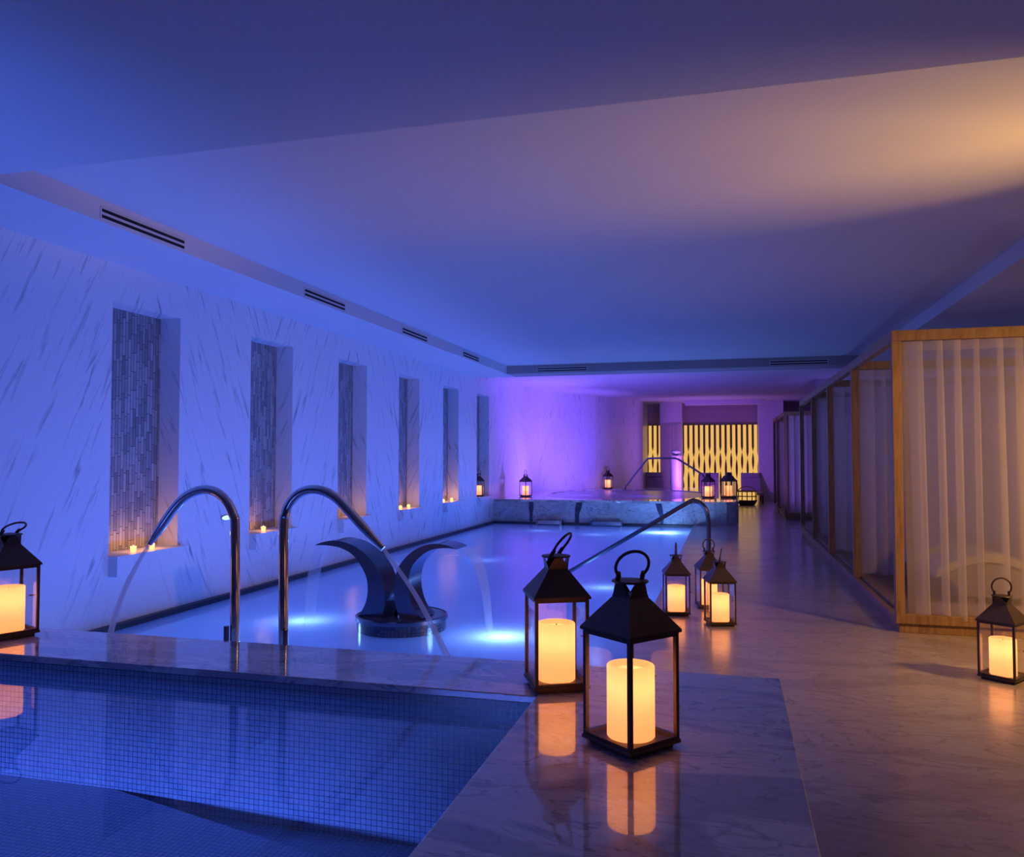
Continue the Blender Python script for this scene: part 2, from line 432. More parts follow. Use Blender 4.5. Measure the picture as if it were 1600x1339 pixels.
# pool basin
b = MB()
b.box(XL, PX, PY0, PY1, -1.5, -1.3)
b.box(PX, PX+.1, PY0, PY1, -1.3, -.16); b.box(XL, PX, PY0-.1, PY0, -1.3, -.16); b.box(XL, PX, PY1, PY1+.1, -1.3, -.16)
struct(b.build('pool_basin', 'pool_tile'))
b = MB(); b.box(XL, XL+.06, PY0, PY1, -.12, -.002); b.box(XL+.06, PX, PY1-.05, PY1, -.12, -.004)
struct(b.build('pool_gutter', 'gutter'))
w = MB().grid(lambda u, v: (XL+.06+(PX-XL-.06)*u, PY0+(PY1-.05-PY0)*v, -.05), 1, 1).build('pool_water', 'water')
tag(w, 'glowing blue churned water filling the long main pool', 'water', kind='stuff')

# ------------------------------------------------------------------ near raised pool
IX, IY = -.72, 3.03      # inner right and inner far edge
RX, RY = .20, 3.535      # outer right and outer far edge
LX = -4.62
b = MB()
b.box(IX, RX, -1.6, RY, .45, PH, .004); b.box(XL, IX-.0005, IY, RY, .45, PH, .004)
b.box(XL, LX, -1.6, IY-.0005, .45, PH, .004)
struct(b.build('raised_pool_coping', 'coping'))
b = MB()
b.box(IX+.05, RX-.015, -1.6, RY-.015, 0, .4495); b.box(XL, IX+.05, IY+.05, RY-.015, 0, .4495); b.box(XL, LX-.05, -1.6, IY+.05, 0, .4495)
b.box(XL, RX-.015, -1.75, -1.6, 0, .4495)
struct(b.build('raised_pool_kerb', 'block'))
b = MB()   # inner mosaic lining: walls, bench and floor
b.box(IX+.008, IX+.049, -1.6, IY, -.6, .4492); b.box(LX-.049, IX+.049, IY+.008, IY+.049, -.6, .4492); b.box(LX-.049, LX-.008, -1.6, IY, -.6, .4492)
b.box(LX, IX, -1.6, IY, -.7, -.15)
b.prism([(LX, IY+.01), (-2.67, IY+.01), (-1.47, 2.73), (-.95, 2.50), (-.95, -1.58), (LX, -1.58)], -.6, -.08, 'z')
struct(b.build('raised_pool_lining', 'mosaic'))
w = MB().grid(lambda u, v: (LX-.008+(IX+.008-LX+.008)*u, -1.6+(IY+.008+1.6)*v, .408), 1, 1).build('spa_water', 'water_clear')
tag(w, 'still clear blue water in the near raised pool', 'water', kind='stuff')

# ------------------------------------------------------------------ far raised pool
FX, FY = .22, 16.92
def superellipse(cx, cy, rx, ry, n=48, e=2.6):
    out = []
    for i in range(n):
        t = 2*PI*i/n; c, s = math.cos(t), math.sin(t)
        out.append((cx + rx*math.copysign(abs(c)**(2/e), c), cy + ry*math.copysign(abs(s)**(2/e), s)))
    return out
JC = (-2.45, 20.1); JR = (1.92, 2.75)
top = [(XL, FY), (FX-.5, FY), (FX-.25, FY+.03), (FX-.08, FY+.18), (FX, FY+.5), (FX, 24.6), (-3.0, 24.6), (-3.78, 23.35), (-4.98, 21.4), (XL, 21.35)]
hole = superellipse(*JC, *JR)
def rim_mesh(outer, inner, z0, z1, mb):
    """flat ring between outline and hole: triangulated fill top, plus walls"""
    bm = mb.bm
    O = [bm.verts.new((x, y, z1)) for x, y in outer]; I = [bm.verts.new((x, y, z1)) for x, y in inner]
    es = [bm.edges.new((V[i], V[(i+1) % len(V)])) for V in (O, I) for i in range(len(V))]
    r = bmesh.ops.triangle_fill(bm, edges=es, use_beauty=True)
    for V in (O, I):
        L = [bm.verts.new((v.co.x, v.co.y, z0)) for v in V]
        for i in range(len(V)): bm.faces.new((V[i], V[(i+1) % len(V)], L[(i+1) % len(V)], L[i]))
    bmesh.ops.recalc_face_normals(bm, faces=bm.faces)
    return mb
struct(rim_mesh(top, hole, .43, PH, MB()).build('trim_6', 'coping'))     # rim slab of far raised pool
inset = [(x, y+.012) if y < 17 else (x-.012 if x > 0 else x, y) for x, y in top]
inset = [(x, y) for x, y in inset]
struct(rim_mesh(inset, hole, 0, .4295, MB()).build('wall_spa', 'block'))
# dark overflow slots cut down the front face
for k, (px, w_, bend) in enumerate([(-4.13, .10, 0.), (-3.07, .13, .05), (-1.40, .12, -.06)]):
    poly = [(px-w_/2, .43), (px+w_/2, .43), (px+w_/2-bend*.5, .30), (px+w_*.35-bend, .18), (px+w_*.3-bend*1.1, .0), (px-w_*.3-bend*1.1, .0), (px-w_*.35-bend, .18), (px-w_/2-bend*.5, .30)]
    o = MB().prism(poly, FY-.004, FY+.02).build('overflow_slot', 'mosaic_dark'); struct(o)
w = MB().prism(superellipse(JC[0], JC[1], JR[0]+.0, JR[1]+.0), .2, .455, 'z').build('round_spa_water', 'water')
tag(w, 'violet lit water brimming in the far raised pool', 'water', kind='stuff')
# stainless inlet grilles just above the water at the foot of the front face
def make_grille(x0, x1, label):
    t = empty('inlet_grille', ((x0+x1)/2, FY-.12, -.05)); hw = (x1-x0)/2
    f = MB(); f.box(-hw, hw, -.10, .10, .075, .095); f.box(-hw, hw, -.10, -.085, .02, .075); f.build('tread', 'rail', t)
    for s in (-1, 1): MB().box(s*hw-.02, s*hw+.02, -.11, .10, -.12, .11).build('bracket', 'steel', t)
    tag(t, label, 'grille', 'steel grilles at the waterline')
make_grille(-3.95, -3.43, 'steel water grille at the left under the raised pool front')
make_grille(-2.78, -2.15, 'steel water grille nearer the middle under the raised pool front')

# niche ledges (projecting marble blocks)
for a, c in niches:
    o = MB().box(XL+.0005, XL+.09, a+.0, c+.05, .40, NZ0).build('niche_sill', 'wall'); struct(o)

# ------------------------------------------------------------------ back wall: lit wavy screen, columns
def lattice(name, x0, n, pitch, z0, z1, y, label):
    t = empty(name, (x0+n*pitch/2, y, z0)); W = n*pitch; H = z1-z0
    MB().box(-W/2, W/2, .045, .07, 0, H).build('backing', 'dark', t)
    NZ = 60
    def gap(i, z):    # dark opening between neighbouring slats, as a share of the pitch
        u = z/H; p1, p2 = (.64, .385) if i % 2 else (.56, .27)
        if u >= p1: g = .42*min(1, (u-p1)/.07)**.8
        elif u >= p2: g = .42*math.sin(PI*(u-p2)/(p1-p2))
        else: g = .40*min(1, (p2-u)/.09)**.8
        return max(.02, g)
    for i in range(n):
        L = [(-W/2 + i*pitch + pitch*gap(i, H*k/NZ)/2, H*k/NZ) for k in range(NZ+1)]
        R = [(-W/2 + (i+1)*pitch - pitch*gap(i+1, H*k/NZ)/2, H*k/NZ) for k in range(NZ+1)]
        MB().prism(L + R[::-1], 0, .045).build('wavy_slat', 'lattice', t)
    tag(t, label, 'screen'); return t
lattice('lit_screen', -1.44, 14, .1725, .0, 2.46, 27.4, 'wide backlit amber screen of wavy vertical slats on back wall')
lattice('lit_screen', -2.615, 3, .165, .0, 2.46, 27.4, 'narrow strip of backlit amber wavy slats beside the rear marble wall')
struct(MB().box(-2.16, -1.45, 26.9, 27.3, 0, Z2).build('column', 'plaster'))
struct(MB().box(.96, 1.72, 26.7, 27.55, 0, Z2).build('column', 'plaster'))
# pedestal behind the raised pool
t = empty('pedestal', (-1.53, 24.9, 0))
MB().lathe([(.20, 0), (.20, .06), (.175, .08), (.175, 1.36), (.19, 1.38), (.19, 1.44)], 32).build('shaft', 'ceramic', t, True)
MB().lathe([(.05, 1.44), (.13, 1.50), (.15, 1.57), (.12, 1.62), (.05, 1.60)], 24).build('bowl', 'ceramic', t, True)
tag(t, 'pale round pedestal with a small bowl before the left column', 'pedestal')

# ------------------------------------------------------------------ ceiling vents
def vent(loc, rz, L, label, group):
    t = empty('air_vent', loc, rz)
    MB().box(-L/2-.012, L/2+.012, -.004, 0, -.044, .044).build('frame', 'plaster', t)
    for z in (.021, -.021): MB().box(-L/2, L/2, -.006, -.0035, z-.011, z+.011).build('slot', 'slot', t)
    tag(t, label, 'vent', group)
ZV = 3.10
for (a, c), d in zip([(4.585, 5.46), (7.36, 8.25), (9.93, 10.83), (12.48, 13.33)], ['nearest the camera', 'second from the camera', 'third from the camera', 'nearest the far corner']):
    vent((CX0+.001, (a+c)/2, ZV), PI/2, c-a, 'slim black double-slot vent in the left ceiling step, '+d, 'vents along the left ceiling step')
vent((-3.09, CY1-.001, ZV), 0, .98, 'slim double-slot vent in the cross beam, near the marble wall', 'vents in the cross beam')
vent((1.25, CY1-.001, ZV), 0, .98, 'slim double-slot vent in the cross beam, near the cabanas', 'vents in the cross beam')

# ------------------------------------------------------------------ water spouts
def spout(path, jet, Y, label, jlabel, foot_side):
    pts = smooth_path([(x, Y, z) for x, z in path], 7)
    n = len(pts); rad = [.0245]*n
    for k in range(8): rad[n-1-k] = .0245 - (8-k)*.0013
    x0 = path[0][0]
    t = empty('water_spout', (x0, Y, 0))
    off = Vector((x0, Y, 0))
    MB().tube([p-off for p in pts], rad, 20).build('pipe', 'chrome', t, True)
    MB().lathe([(.055, 0), (.055, .012), (.034, .03), (.034, .06)], 24).build('flange', 'chrome', t, True)
    MB().tube([(foot_side*.03, -.03, .40), (foot_side*.03, -.03, .52)], .014, 10).build('bracket', 'steel', t, True)
    tag(t, label, 'spout', 'curved chrome water spouts')
    J = smooth_path([(x, Y+dy, z) for x, z, dy in jet], 6); m = len(J)
    j = MB().tube(J, [.009+.012*k/m for k in range(m)], 10).build('water_jet', 'jet', None, True)
    tag(j, jlabel, 'water jet', 'jets from the chrome spouts')
p1 = [(-2.50, 0.0), (-2.50, .5), (-2.505, 1.017), (-2.518, 1.096), (-2.557, 1.164), (-2.615, 1.21), (-2.681, 1.226), (-2.751, 1.215), (-2.821, 1.181), (-2.887, 1.119), (-2.965, 1.019), (-3.032, .929)]
p2 = [(-2.215, 0.0), (-2.215, .5), (-2.219, 1.024), (-2.212, 1.098), (-2.184, 1.163), (-2.13, 1.213), (-2.062, 1.233), (-1.987, 1.224), (-1.916, 1.187), (-1.845, 1.121), (-1.758, 1.035), (-1.662, .944)]
spout(p1, [(-3.034, .926, 0), (-3.103, .83, 0), (-3.20, .655, 0), (-3.27, .46, 0), (-3.33, .2, 0), (-3.37, -.05, 0)], 3.70,
      'curved chrome pipe spout bending left over the pool, nearest the marble wall', 'thin water jet from the left-bending chrome spout', -1)
spout(p2, [(-1.658, .94, 0), (-1.486, .719, 0), (-1.328, .445, 0), (-1.2, .2, 0), (-1.09, -.05, 0)], 3.70,
      'curved chrome pipe spout bending right towards the fountain', 'thin water jet from the right-bending chrome spout', 1)

# ------------------------------------------------------------------ twin-blade fountain
Lb = [(-3.377, .651), (-3.282, .681), (-3.181, .694), (-3.068, .676), (-2.974, .636), (-2.887, .575), (-2.811, .493), (-2.759, .4), (-2.73, .291), (-2.723, .197), (-2.751, .059),
      (-2.982, .047), (-2.947, .091), (-2.896, .189), (-2.879, .29), (-2.891, .39), (-2.938, .483), (-3.015, .576), (-3.127, .632), (-3.252, .65)]
Rb = [(-2.095, .652), (-2.177, .68), (-2.271, .693), (-2.36, .68), (-2.443, .647), (-2.538, .576), (-2.611, .474), (-2.639, .347), (-2.638, .222), (-2.592, .068),
      (-2.39, .078), (-2.458, .142), (-2.503, .254), (-2.515, .373), (-2.487, .494), (-2.415, .58), (-2.32, .64), (-2.194, .659)]
FC = (-2.68, 6.36)
t = empty('twin_blade_fountain', (FC[0], FC[1], -.05))
MB().lathe([(.375, -.25), (.375, .115), (.370, .12)], 64).build('pedestal_disc', 'mosaic_dark', t, True)
MB().lathe([(.385, .085), (.39, .09), (.39, .118), (.372, .124)], 64, cap=False).build('rim', 'steel', t, True)
def blade(poly, name='blade'):
    q = [(x-.03-FC[0], max(z, .07)+.05) for x, z in poly]
    # refine outline for a smooth curve
    out = MB().prism(q, 6.17-FC[1], 6.46-FC[1]).build(name, 'steel', t, True, angle=50)
    return out
def refine(poly, corners):
    """smooth the outline between the corner indices"""
    out = []; n = len(poly); cs = sorted(corners)
    for a, c in zip(cs, cs[1:] + [cs[0]+n]):
        seg = [(*poly[i % n], 0) for i in range(a, c+1)]
        s = smooth_path(seg, 4) if len(seg) > 2 else [Vector(seg[0]), Vector(seg[-1])]
        out += [(p.x, p.y) for p in s[:-1]]
    return out
blade(refine(Lb, [0, 10, 11])); blade(refine(Rb, [0, 9, 10]))
MB().lathe([(.10, .12), (.09, .17), (.05, .2)], 24, c=(.06, -.05)).build('nozzle_dome', 'chrome', t, True)
tag(t, 'round mosaic pedestal in the pool with two dark steel blades curving apart', 'fountain')
def sheet(path, y0, y1, label):
    P = smooth_path([(x, 0, z) for x, z in path], 6); n = len(P)-1
    def f(u, v):
        k = min(n, int(round(u*n))); s = 1 - .35*u
        yc = (y0+y1)/2
        return (P[k].x + .006*math.sin(9*v), yc + (y1-y0)/2*(2*v-1)*s, P[k].z)
    o = MB().grid(f, n, 8).build('water_sheet', 'stream', None, True)
    so = o.modifiers.new('thick', 'SOLIDIFY'); so.thickness = .006
    tag(o, label, 'water sheet', 'water falling from the fountain blades')
sheet([(-3.385, .652), (-3.44, .56), (-3.49, .34), (-3.525, -.05)], 6.18, 6.45, 'thin sheet of water falling from the left fountain blade')
sheet([(-2.088, .652), (-1.99, .53), (-1.925, .30), (-1.885, -.05)], 6.18, 6.45, 'thin sheet of water falling from the right fountain blade')

# ------------------------------------------------------------------ handrails
def handrail(pts, r, label, flange_at, mat='steel'):
    P = smooth_path(pts, 6); o0 = Vector(flange_at[0])
    t = empty('handrail', o0)
    MB().tube([p-o0 for p in P], r, 14).build('tube', mat, t, True)
    for f in flange_at:
        c = Vector(f)-o0
        MB().lathe([(r*2.4, c.z), (r*2.4, c.z+.012), (r*1.2, c.z+.02)], 20, c=(c.x, c.y)).build('flange', 'rail', t, True)
    tag(t, label, 'handrail')
handrail([(-.213, 9, 0), (-.212, 9, .3), (-.209, 9, .62), (-.225, 9, .80), (-.282, 9, .89), (-.349, 9, .918), (-.432, 9, .896), (-.9, 9, .61), (-1.747, 9, .099), (-2.2, 9, -.17)], .024,
         'dark steel handrail sloping from the marble floor down into the main pool', [(-.213, 9, 0)])
handrail([(-2.938, 23.5, .48), (-2.9, 23.5, .53), (-2.40, 23.5, 1.17), (-2.28, 23.5, 1.31), (-2.16, 23.5, 1.36), (-1.551, 23.5, 1.366), (-1.40, 23.5, 1.34), (-1.25, 23.5, 1.255), (-.76, 23.5, .94), (-.67, 23.5, .84), (-.644, 23.5, .74), (-.644, 23.5, .48)], .028,
         'pale steel handrail arching over the far raised pool', [(-2.938, 23.5, .48), (-.644, 23.5, .48)], 'rail')

# ------------------------------------------------------------------ lanterns
S = .108   # half width of a lantern
def make_lantern():
    t = empty('candle_lantern')
    b = MB(); b.box(-S+.014, S-.014, -S+.014, S-.014, 0, .014, .002); b.box(-S-.004, S+.004, -S-.004, S+.004, .014, .026, .002)
    b.build('base', 'bronze', t)
    b = MB()
    p = .0065
    for sx in (-1, 1):
        for sy in (-1, 1):
            b.box(sx*(S-p)-p, sx*(S-p)+p, sy*(S-p)-p, sy*(S-p)+p, .026, .362)
    for s in (-1, 1):
        for z0, z1 in ((.026, .036), (.350, .362)):
            b.box(-S+2*p, S-2*p, s*(S-p)-p, s*(S-p)+p, z0, z1); b.box(s*(S-p)-p, s*(S-p)+p, -S+2*p, S-2*p, z0, z1)
    b.build('frame', 'bronze', t)
    for k in range(4):
        R = Matrix.Rotation(k*PI/2, 4, 'Z')
        MB().box(-S+2*p, S-2*p, S-p-.001, S-p+.001, .036, .350, rot=R).build('glass_pane', 'glass', t)
    n = MB()
    q = math.sqrt(2)
    n.lathe([((S+.007)*q, .362), ((S+.007)*q, .371), (.0405*q, .470), (.0405*q, .476)], sides=4, rot0=PI/4)
    n.build('roof', 'bronze', t)
    # crown: four plates with a notch between them, carrying a flared cap
    c = MB(); w = .0395
    for k in range(4):
        R = Matrix.Rotation(k*PI/2, 4, 'Z')
        if True:
            bm2 = MB(); h_ = .0025; wt, yt = .40*w, 1.30*w
            A = [(-w, w, .474), (w, w, .474), (wt, yt, .517), (-wt, yt, .517)]
            vs = [bm2.bm.verts.new(p) for p in A] + [bm2.bm.verts.new((x, y-h_, z)) for x, y, z in A]
            for q4 in ((0, 1, 2, 3), (7, 6, 5, 4), (0, 4, 5, 1), (1, 5, 6, 2), (2, 6, 7, 3), (3, 7, 4, 0)): bm2.bm.faces.new([vs[i] for i in q4])
            bmesh.ops.recalc_face_normals(bm2.bm, faces=bm2.bm.faces)
            bmesh.ops.transform(bm2.bm, matrix=R, verts=bm2.bm.verts)
            me = bpy.data.meshes.new('tmp'); bm2.bm.to_mesh(me); c.bm.from_mesh(me); bm2.bm.free(); bpy.data.meshes.remove(me)
    c.build('crown', 'bronze', t)
    MB().lathe([(.057, .516), (.060, .519), (.058, .523), (.03, .527), (.012, .529)], 28).build('cap', 'bronze', t, True)
    # ring handle on two lugs
    h = MB(); ring = []
    for k in range(29):
        a = -PI*.28 + (PI*1.56)*k/28
        ring.append((.055*math.cos(a), 0, .045+.055*math.sin(a)))
    h.tube(ring, .0052, 8)
    ho = h.build('handle', 'bronze', t, True); ho.location = (0, 0, .532)
    for s in (-1, 1): MB().tube([(s*.0415, 0, -.012), (s*.0415, 0, .02)], .008, 8).build('handle_lug', 'bronze', ho, True)
    MB().tube([(S, .02, .19), (S+.028, .02, .19)], .004, 8).build('latch', 'bronze', t, True)
    return t
lan0 = make_lantern()
def make_candle():
    t = empty('pillar_candle'); r, H = .0765, .228
    prof = [(r-.004, .0), (r, .004), (r, H-.005), (r-.003, H-.001), (r-.007, H), (r-.018, H), (r-.024, H-.004), (r-.03, H-.016), (.006, H-.018)]
    wx = MB().lathe(prof, 40, cap=True).build('wax', 'wax', t, True)
    MB().tube([(0, 0, H-.018), (.001, 0, H-.006)], .0025, 8).build('wick', 'dark', wx)
    return t
can0 = make_candle()
WARM = (1., .56, .24)
def point(name, loc, energy, color, radius=.03):
    l = bpy.data.lights.new(name, 'POINT'); l.energy = energy; l.color = color; l.shadow_soft_size = radius
    o = bpy.data.objects.new(name, l); COL.objects.link(o); o.location = loc; return o
used = [False]
def put_lantern(x, y, z, rz, label, clabel, handle=(0., 0.), scale=1., group='candle lanterns', cs=1.):
    if not used[0]: a, c = lan0, can0; used[0] = True
    else: a, c = copy_tree(lan0), copy_tree(can0)
    a.location = (x, y, z); a.rotation_euler = (0, 0, rz); a.scale = (scale,)*3
    c.location = (x, y, z+.0265*scale); c.scale = (scale, scale, scale*cs)
    for ch in a.children:
        if ch.name.startswith('handle'):
            ch.rotation_euler = (handle[0], 0, handle[1]-0)
    tag(a, label, 'lantern', group); tag(c, clabel, 'candle', 'lit pillar candles')
    point('candle_flame_light', (x, y, z+(.026+.228*cs*.70)*scale), 0.32*scale*scale, WARM, .02)
D = math.radians
put_lantern(-.308, 2.61, PH, D(51), 'large dark bronze lantern in front, corner turned to the camera, on the near coping', 'lit pillar candle inside the large front lantern', (D(28), D(-25)))
put_lantern(-.675, 3.19, PH, D(25), 'bronze lantern on the coping corner just behind the large front lantern', 'lit pillar candle in the lantern on the coping corner', (D(36), D(54)))
put_lantern(-3.585, 3.33, PH, D(68), 'bronze lantern on the coping against the marble wall, cut by the picture edge', 'lit pillar candle in the lantern by the marble wall', (D(58), D(10)))
put_lantern(-.455, 7.33, 0, D(11), 'small looking lantern alone on the floor by the pool edge', 'lit pillar candle in the lone lantern by the pool edge', (D(0), D(88)))
put_lantern(-.075, 6.98, 0, D(15), 'front one of two overlapping lanterns on the marble floor', 'lit pillar candle in the front lantern of the overlapping pair', (D(10), D(75)))
put_lantern(-.18, 7.75, 0, D(15), 'lantern half hidden behind another one, at the foot of the pool handrail', 'lit pillar candle in the half hidden lantern by the handrail', (D(0), D(5)))
put_lantern(1.67, 5.74, 0, D(-37), 'bronze lantern on the floor before the sheer front curtain', 'lit pillar candle in the lantern before the sheer curtain', (D(0), D(35)))
put_lantern(-5.09, 16.16, NZ0, D(38), 'little dark lantern standing in the farthest wall niche', 'lit candle in the lantern of the farthest wall niche', (D(0), D(0)), .9)
put_lantern(-4.56, 18.15, PH, D(58), 'little lantern on the left rim of the far raised pool before the violet wall', 'lit candle in the lantern before the violet wall', (D(0), D(15)), .97)
put_lantern(-3.38, 23.3, PH, D(40), 'little lantern behind the far raised pool at the foot of the rear marble wall', 'lit candle in the lantern behind the far raised pool', (D(0), D(0)), 1.0)
put_lantern(-.43, 18.6, PH, D(60), 'little lantern on the right rim of the far raised pool before the lit screen', 'lit candle in the left lantern before the lit screen', (D(80), D(0)), 1.02)
# six-sided lantern beside it
t = empty('hexagonal_lantern', (.01, 18.75, PH), .2); R6 = .185
MB().lathe([(R6-.02, 0), (R6, .015), (R6, .04), (R6-.03, .045)], sides=6).build('base', 'bronze', t)
f = MB()
for k in range(6):
    a = k*PI/3
    f.tube([((R6-.012)*math.cos(a), (R6-.012)*math.sin(a), .04), ((R6-.012)*math.cos(a), (R6-.012)*math.sin(a), .37)], .009, 6)
    a2 = a + PI/6; r2 = (R6-.012)*math.cos(PI/6)
    f.tube([(r2*math.cos(a2), r2*math.sin(a2), .04), (r2*math.cos(a2), r2*math.sin(a2), .37)], .005, 6)
f.build('frame', 'bronze', t)
MB().lathe([(R6+.02, .37), (R6+.02, .385), (.15, .43), (.10, .50), (.075, .505), (.075, .56), (.04, .575)], sides=6).build('roof', 'bronze', t)
for k in range(6):
    R = Matrix.Rotation(k*PI/3+PI/6, 4, 'Z'); r2 = (R6-.012)*math.cos(PI/6); hw = (R6-.03)/2
    MB().box(r2-.001, r2+.001, -hw, hw, .045, .37, rot=R).build('glass_pane', 'glass', t)
tag(t, 'wide six-sided lantern with many bars on the far raised pool corner', 'lantern', 'candle lanterns')
c = copy_tree(can0); c.location = (.01, 18.75, PH+.046); c.scale = (1, 1, 1); tag(c, 'lit candle inside the wide six-sided lantern', 'candle', 'lit pillar candles')
point('candle_flame_light', (.01, 18.75, PH+.24), .25, WARM, .02)
# low basket lantern on the floor
t = empty('basket_lantern', (.53, 24.4, 0)); rb = .29
MB().lathe([(.20, 0), (.25, .05), (.285, .12), (.285, .15), (.27, .15)], 24, cap=True).build('bowl', 'wicker', t, True)
f = MB()
for k in range(12):
    a = 2*PI*k/12; f.tube([(.275*math.cos(a), .275*math.sin(a), .12), (.275*math.cos(a), .275*math.sin(a), .40)], .016, 6)
for z in (.26, .40):
    f.tube([(.275*math.cos(2*PI*k/24), .275*math.sin(2*PI*k/24), z) for k in range(24)], .016, 6, closed=True)
f.build('bars', 'wicker', t)
MB().lathe([(.265, .14), (.265, .39)], 24, cap=False).build('glowing_liner', 'lattice', t, True)
h = MB(); h.tube(smooth_path([(-.275, 0, .40), (-.15, 0, .50), (0, 0, .545), (.15, 0, .50), (.275, 0, .40)], 5), .014, 8)
h.build('handle', 'wicker', t, True)
tag(t, 'low round wicker basket lantern glowing through square openings on the floor', 'lantern')

# ------------------------------------------------------------------ tea lights in the niches
def make_votive():
    t = empty('votive_candle')
    MB().lathe([(.026, 0), (.030, .004), (.037, .062), (.0345, .062), (.028, .012), (.004, .012)], 24, cap=False).build('glass_cup', 'votive', t, True)
    wx = MB().lathe([(.0275, .013), (.031, .036), (.002, .036)], 20).build('wax', 'wax', t, True)
    MB().lathe([(.001, .036), (.007, .046), (.0055, .058), (.0005, .075)], 12).build('flame', 'flame', wx, True)
    return t
vot0 = make_votive(); first = True
for (y, lab) in [(6.20, 'tiny lit glass votive on the nearest niche sill, right one'), (5.965, 'tiny lit votive on the nearest niche sill, hidden behind the spout tip'),
                 (8.01, 'tiny lit glass votive alone in the second niche from the camera'), (10.22, 'tiny lit glass votive alone in the third niche'),
                 (11.93, 'left one of two tiny votives in the fourth niche'), (12.26, 'right one of two tiny votives in the fourth niche'),
                 (13.93, 'left one of two tiny votives in the fifth niche'), (14.38, 'right one of two tiny votives in the fifth niche')]:
    v = vot0 if first else copy_tree(vot0); first = False
    v.location = (XL-.06, y, NZ0); v.scale = (.72,)*3
    tag(v, lab, 'candle', 'votive candles in the wall niches')
    point('votive_flame_light', (XL-.05, y, NZ0+.10), 1.0, (1., .42, .14), .015)

# slim glowing oval disc on the wall between the first two niches
t = empty('glowing_oval', (XL+.001, 7.22, .775)); t.scale = (1, 1, .3)
MB().tube([(0, 0, 0), (.012, 0, 0)], .092, 28).build('bezel', 'chrome', t, True)
MB().tube([(.0125, 0, 0), (.016, 0, 0)], .080, 28).build('lens', 'cool_glow', t, True)
tag(t, 'slim white glowing oval on the marble wall between the first two niches', 'wall light')

# ------------------------------------------------------------------ cabanas
CXL, CXR, CZ = 1.285, 3.75, 2.42
def curtain(x0, x1, y, z0, z1, folds, amp, seed, label, name='sheer_curtain', group=None, gather=0.):
    rnd = random.Random(seed); W = x1-x0
    ph = [rnd.uniform(-1., 1.) for _ in range(folds*2+4)]; am = [rnd.uniform(.7, 1.25) for _ in range(folds*2+4)]
    nu = folds*14
    def f(u, v):
        q = u*folds; k = int(q); fr = q-k
        a = am[k]*(1-fr)+am[k+1]*fr; p = ph[k]*(1-fr)+ph[k+1]*fr
        th = 2*PI*q + p*(.5+.8*v)
        A = amp*a*(.55+.45*min(1, v*2.5))
        x = x0 + W*u + (W/folds/(2*PI))*-2.2*math.sin(th+.9*p) + gather*v*(1-u)**6
        zz = z1 + (z0-z1)*v + (.02*math.sin(th*.5+seed) if v > .97 else 0)
        return (x, y + A*math.sin(th) + .012*math.sin(5*u+seed), zz)
    t = empty(name, ((x0+x1)/2, y, z0)); off = Vector(t.location)
    g = MB().grid(lambda u, v: tuple(Vector(f(u, v))-off), nu, 16).build('cloth', 'sheer', t, True, angle=180)
    hem = MB().grid(lambda u, v: tuple(Vector(f(u, 1-.052*(1-v)))+Vector((0, -.003, 0))-off), nu, 1).build('hem', 'sheer', g, True, angle=180)
    hd = MB().grid(lambda u, v: tuple(Vector(f(u, .035*v))+Vector((0, -.003, 0))-off), nu, 1).build('heading', 'sheer', g, True, angle=180)
    sh = MB().grid(lambda u, v: tuple(Vector(f(.038*u, v))+Vector((.004, -.004, 0))-off), 10, 12).build('side_hem', 'sheer', g, True, angle=180)
    tag(t, label, 'curtain', group); return t

def make_cabana(y0, y1, label, rear=False, x0=CXL, x1=CXR, front_rail_only=False):
    t = empty('cabana', ((x0+x1)/2, (y0+y1)/2, 0)); ox, oy = t.location.x, t.location.y
    P = .068
    def B(name, X0, X1, Y0, Y1, Z0, Z1_, bev=.003): MB().box(X0-ox, X1-ox, Y0-oy, Y1-oy, Z0, Z1_, bev).build(name, 'wood', t)
    e = .002
    B('plinth', x0+.025, x1-.03, y0+.025, y1-e, 0, .075)
    B('deck', x0+P, x1-P, y0+.08, y1-e, .08, .145)
    B('front_sill', x0, x1, y0, y0+.078, .075, .15)
    B('side_sill', x0, x0+P-.002, y0+.08, y1-e, .075, .12); B('side_sill', x1-P+.002, x1, y0+.08, y1-e, .075, .12)
    B('post', x0, x0+P, y0, y0+P, .1505, CZ-.0855); B('post', x1-P, x1, y0, y0+P, .1505, CZ-.0855)
    B('front_rail', x0, x1, y0, y0+P, CZ-.085, CZ)
    B('side_rail', x0, x0+P, y0+P+e, y1-e, CZ-.085, CZ); B('side_rail', x1-P, x1, y0+P+e, y1-e, CZ-.085, CZ)
    if rear:
        B('post', x0, x0+P, y1-P-e, y1-e, .1505, CZ-.086); B('post', x1-P, x1, y1-P-e, y1-e, .1505, CZ-.086)
        B('rear_rail', x0+P+e, x1-P-e, y1-P-e, y1-e, CZ-.085, CZ)
    tag(t, label, 'cabana', 'timber framed cabanas'); return t
ys = [7.0, 9.2, 11.35, 13.42, 15.6]
names = ['brown timber cabana nearest the camera, behind the warm lit curtain', 'second timber cabana from the camera', 'third timber cabana from the camera', 'fourth timber cabana from the camera, last of the joined row']
for i in range(4): make_cabana(ys[i], ys[i+1], names[i], rear=(i == 3))
ys2 = [18.9, 21.4, 23.0]
make_cabana(18.9, 21.4, 'timber cabana with bright violet curtain beyond the gap in the row', x0=1.22, rear=False)
make_cabana(21.4, 22.9, 'farthest timber cabana at the end by the back wall', x0=1.20, rear=True)
curtain(CXL+.075, CXR-.07, 7.035, .135, CZ-.09, 17, .034, 3, 'sheer white curtain with warm lit folds across the nearest cabana front', gather=.03, group='sheer cabana curtains')
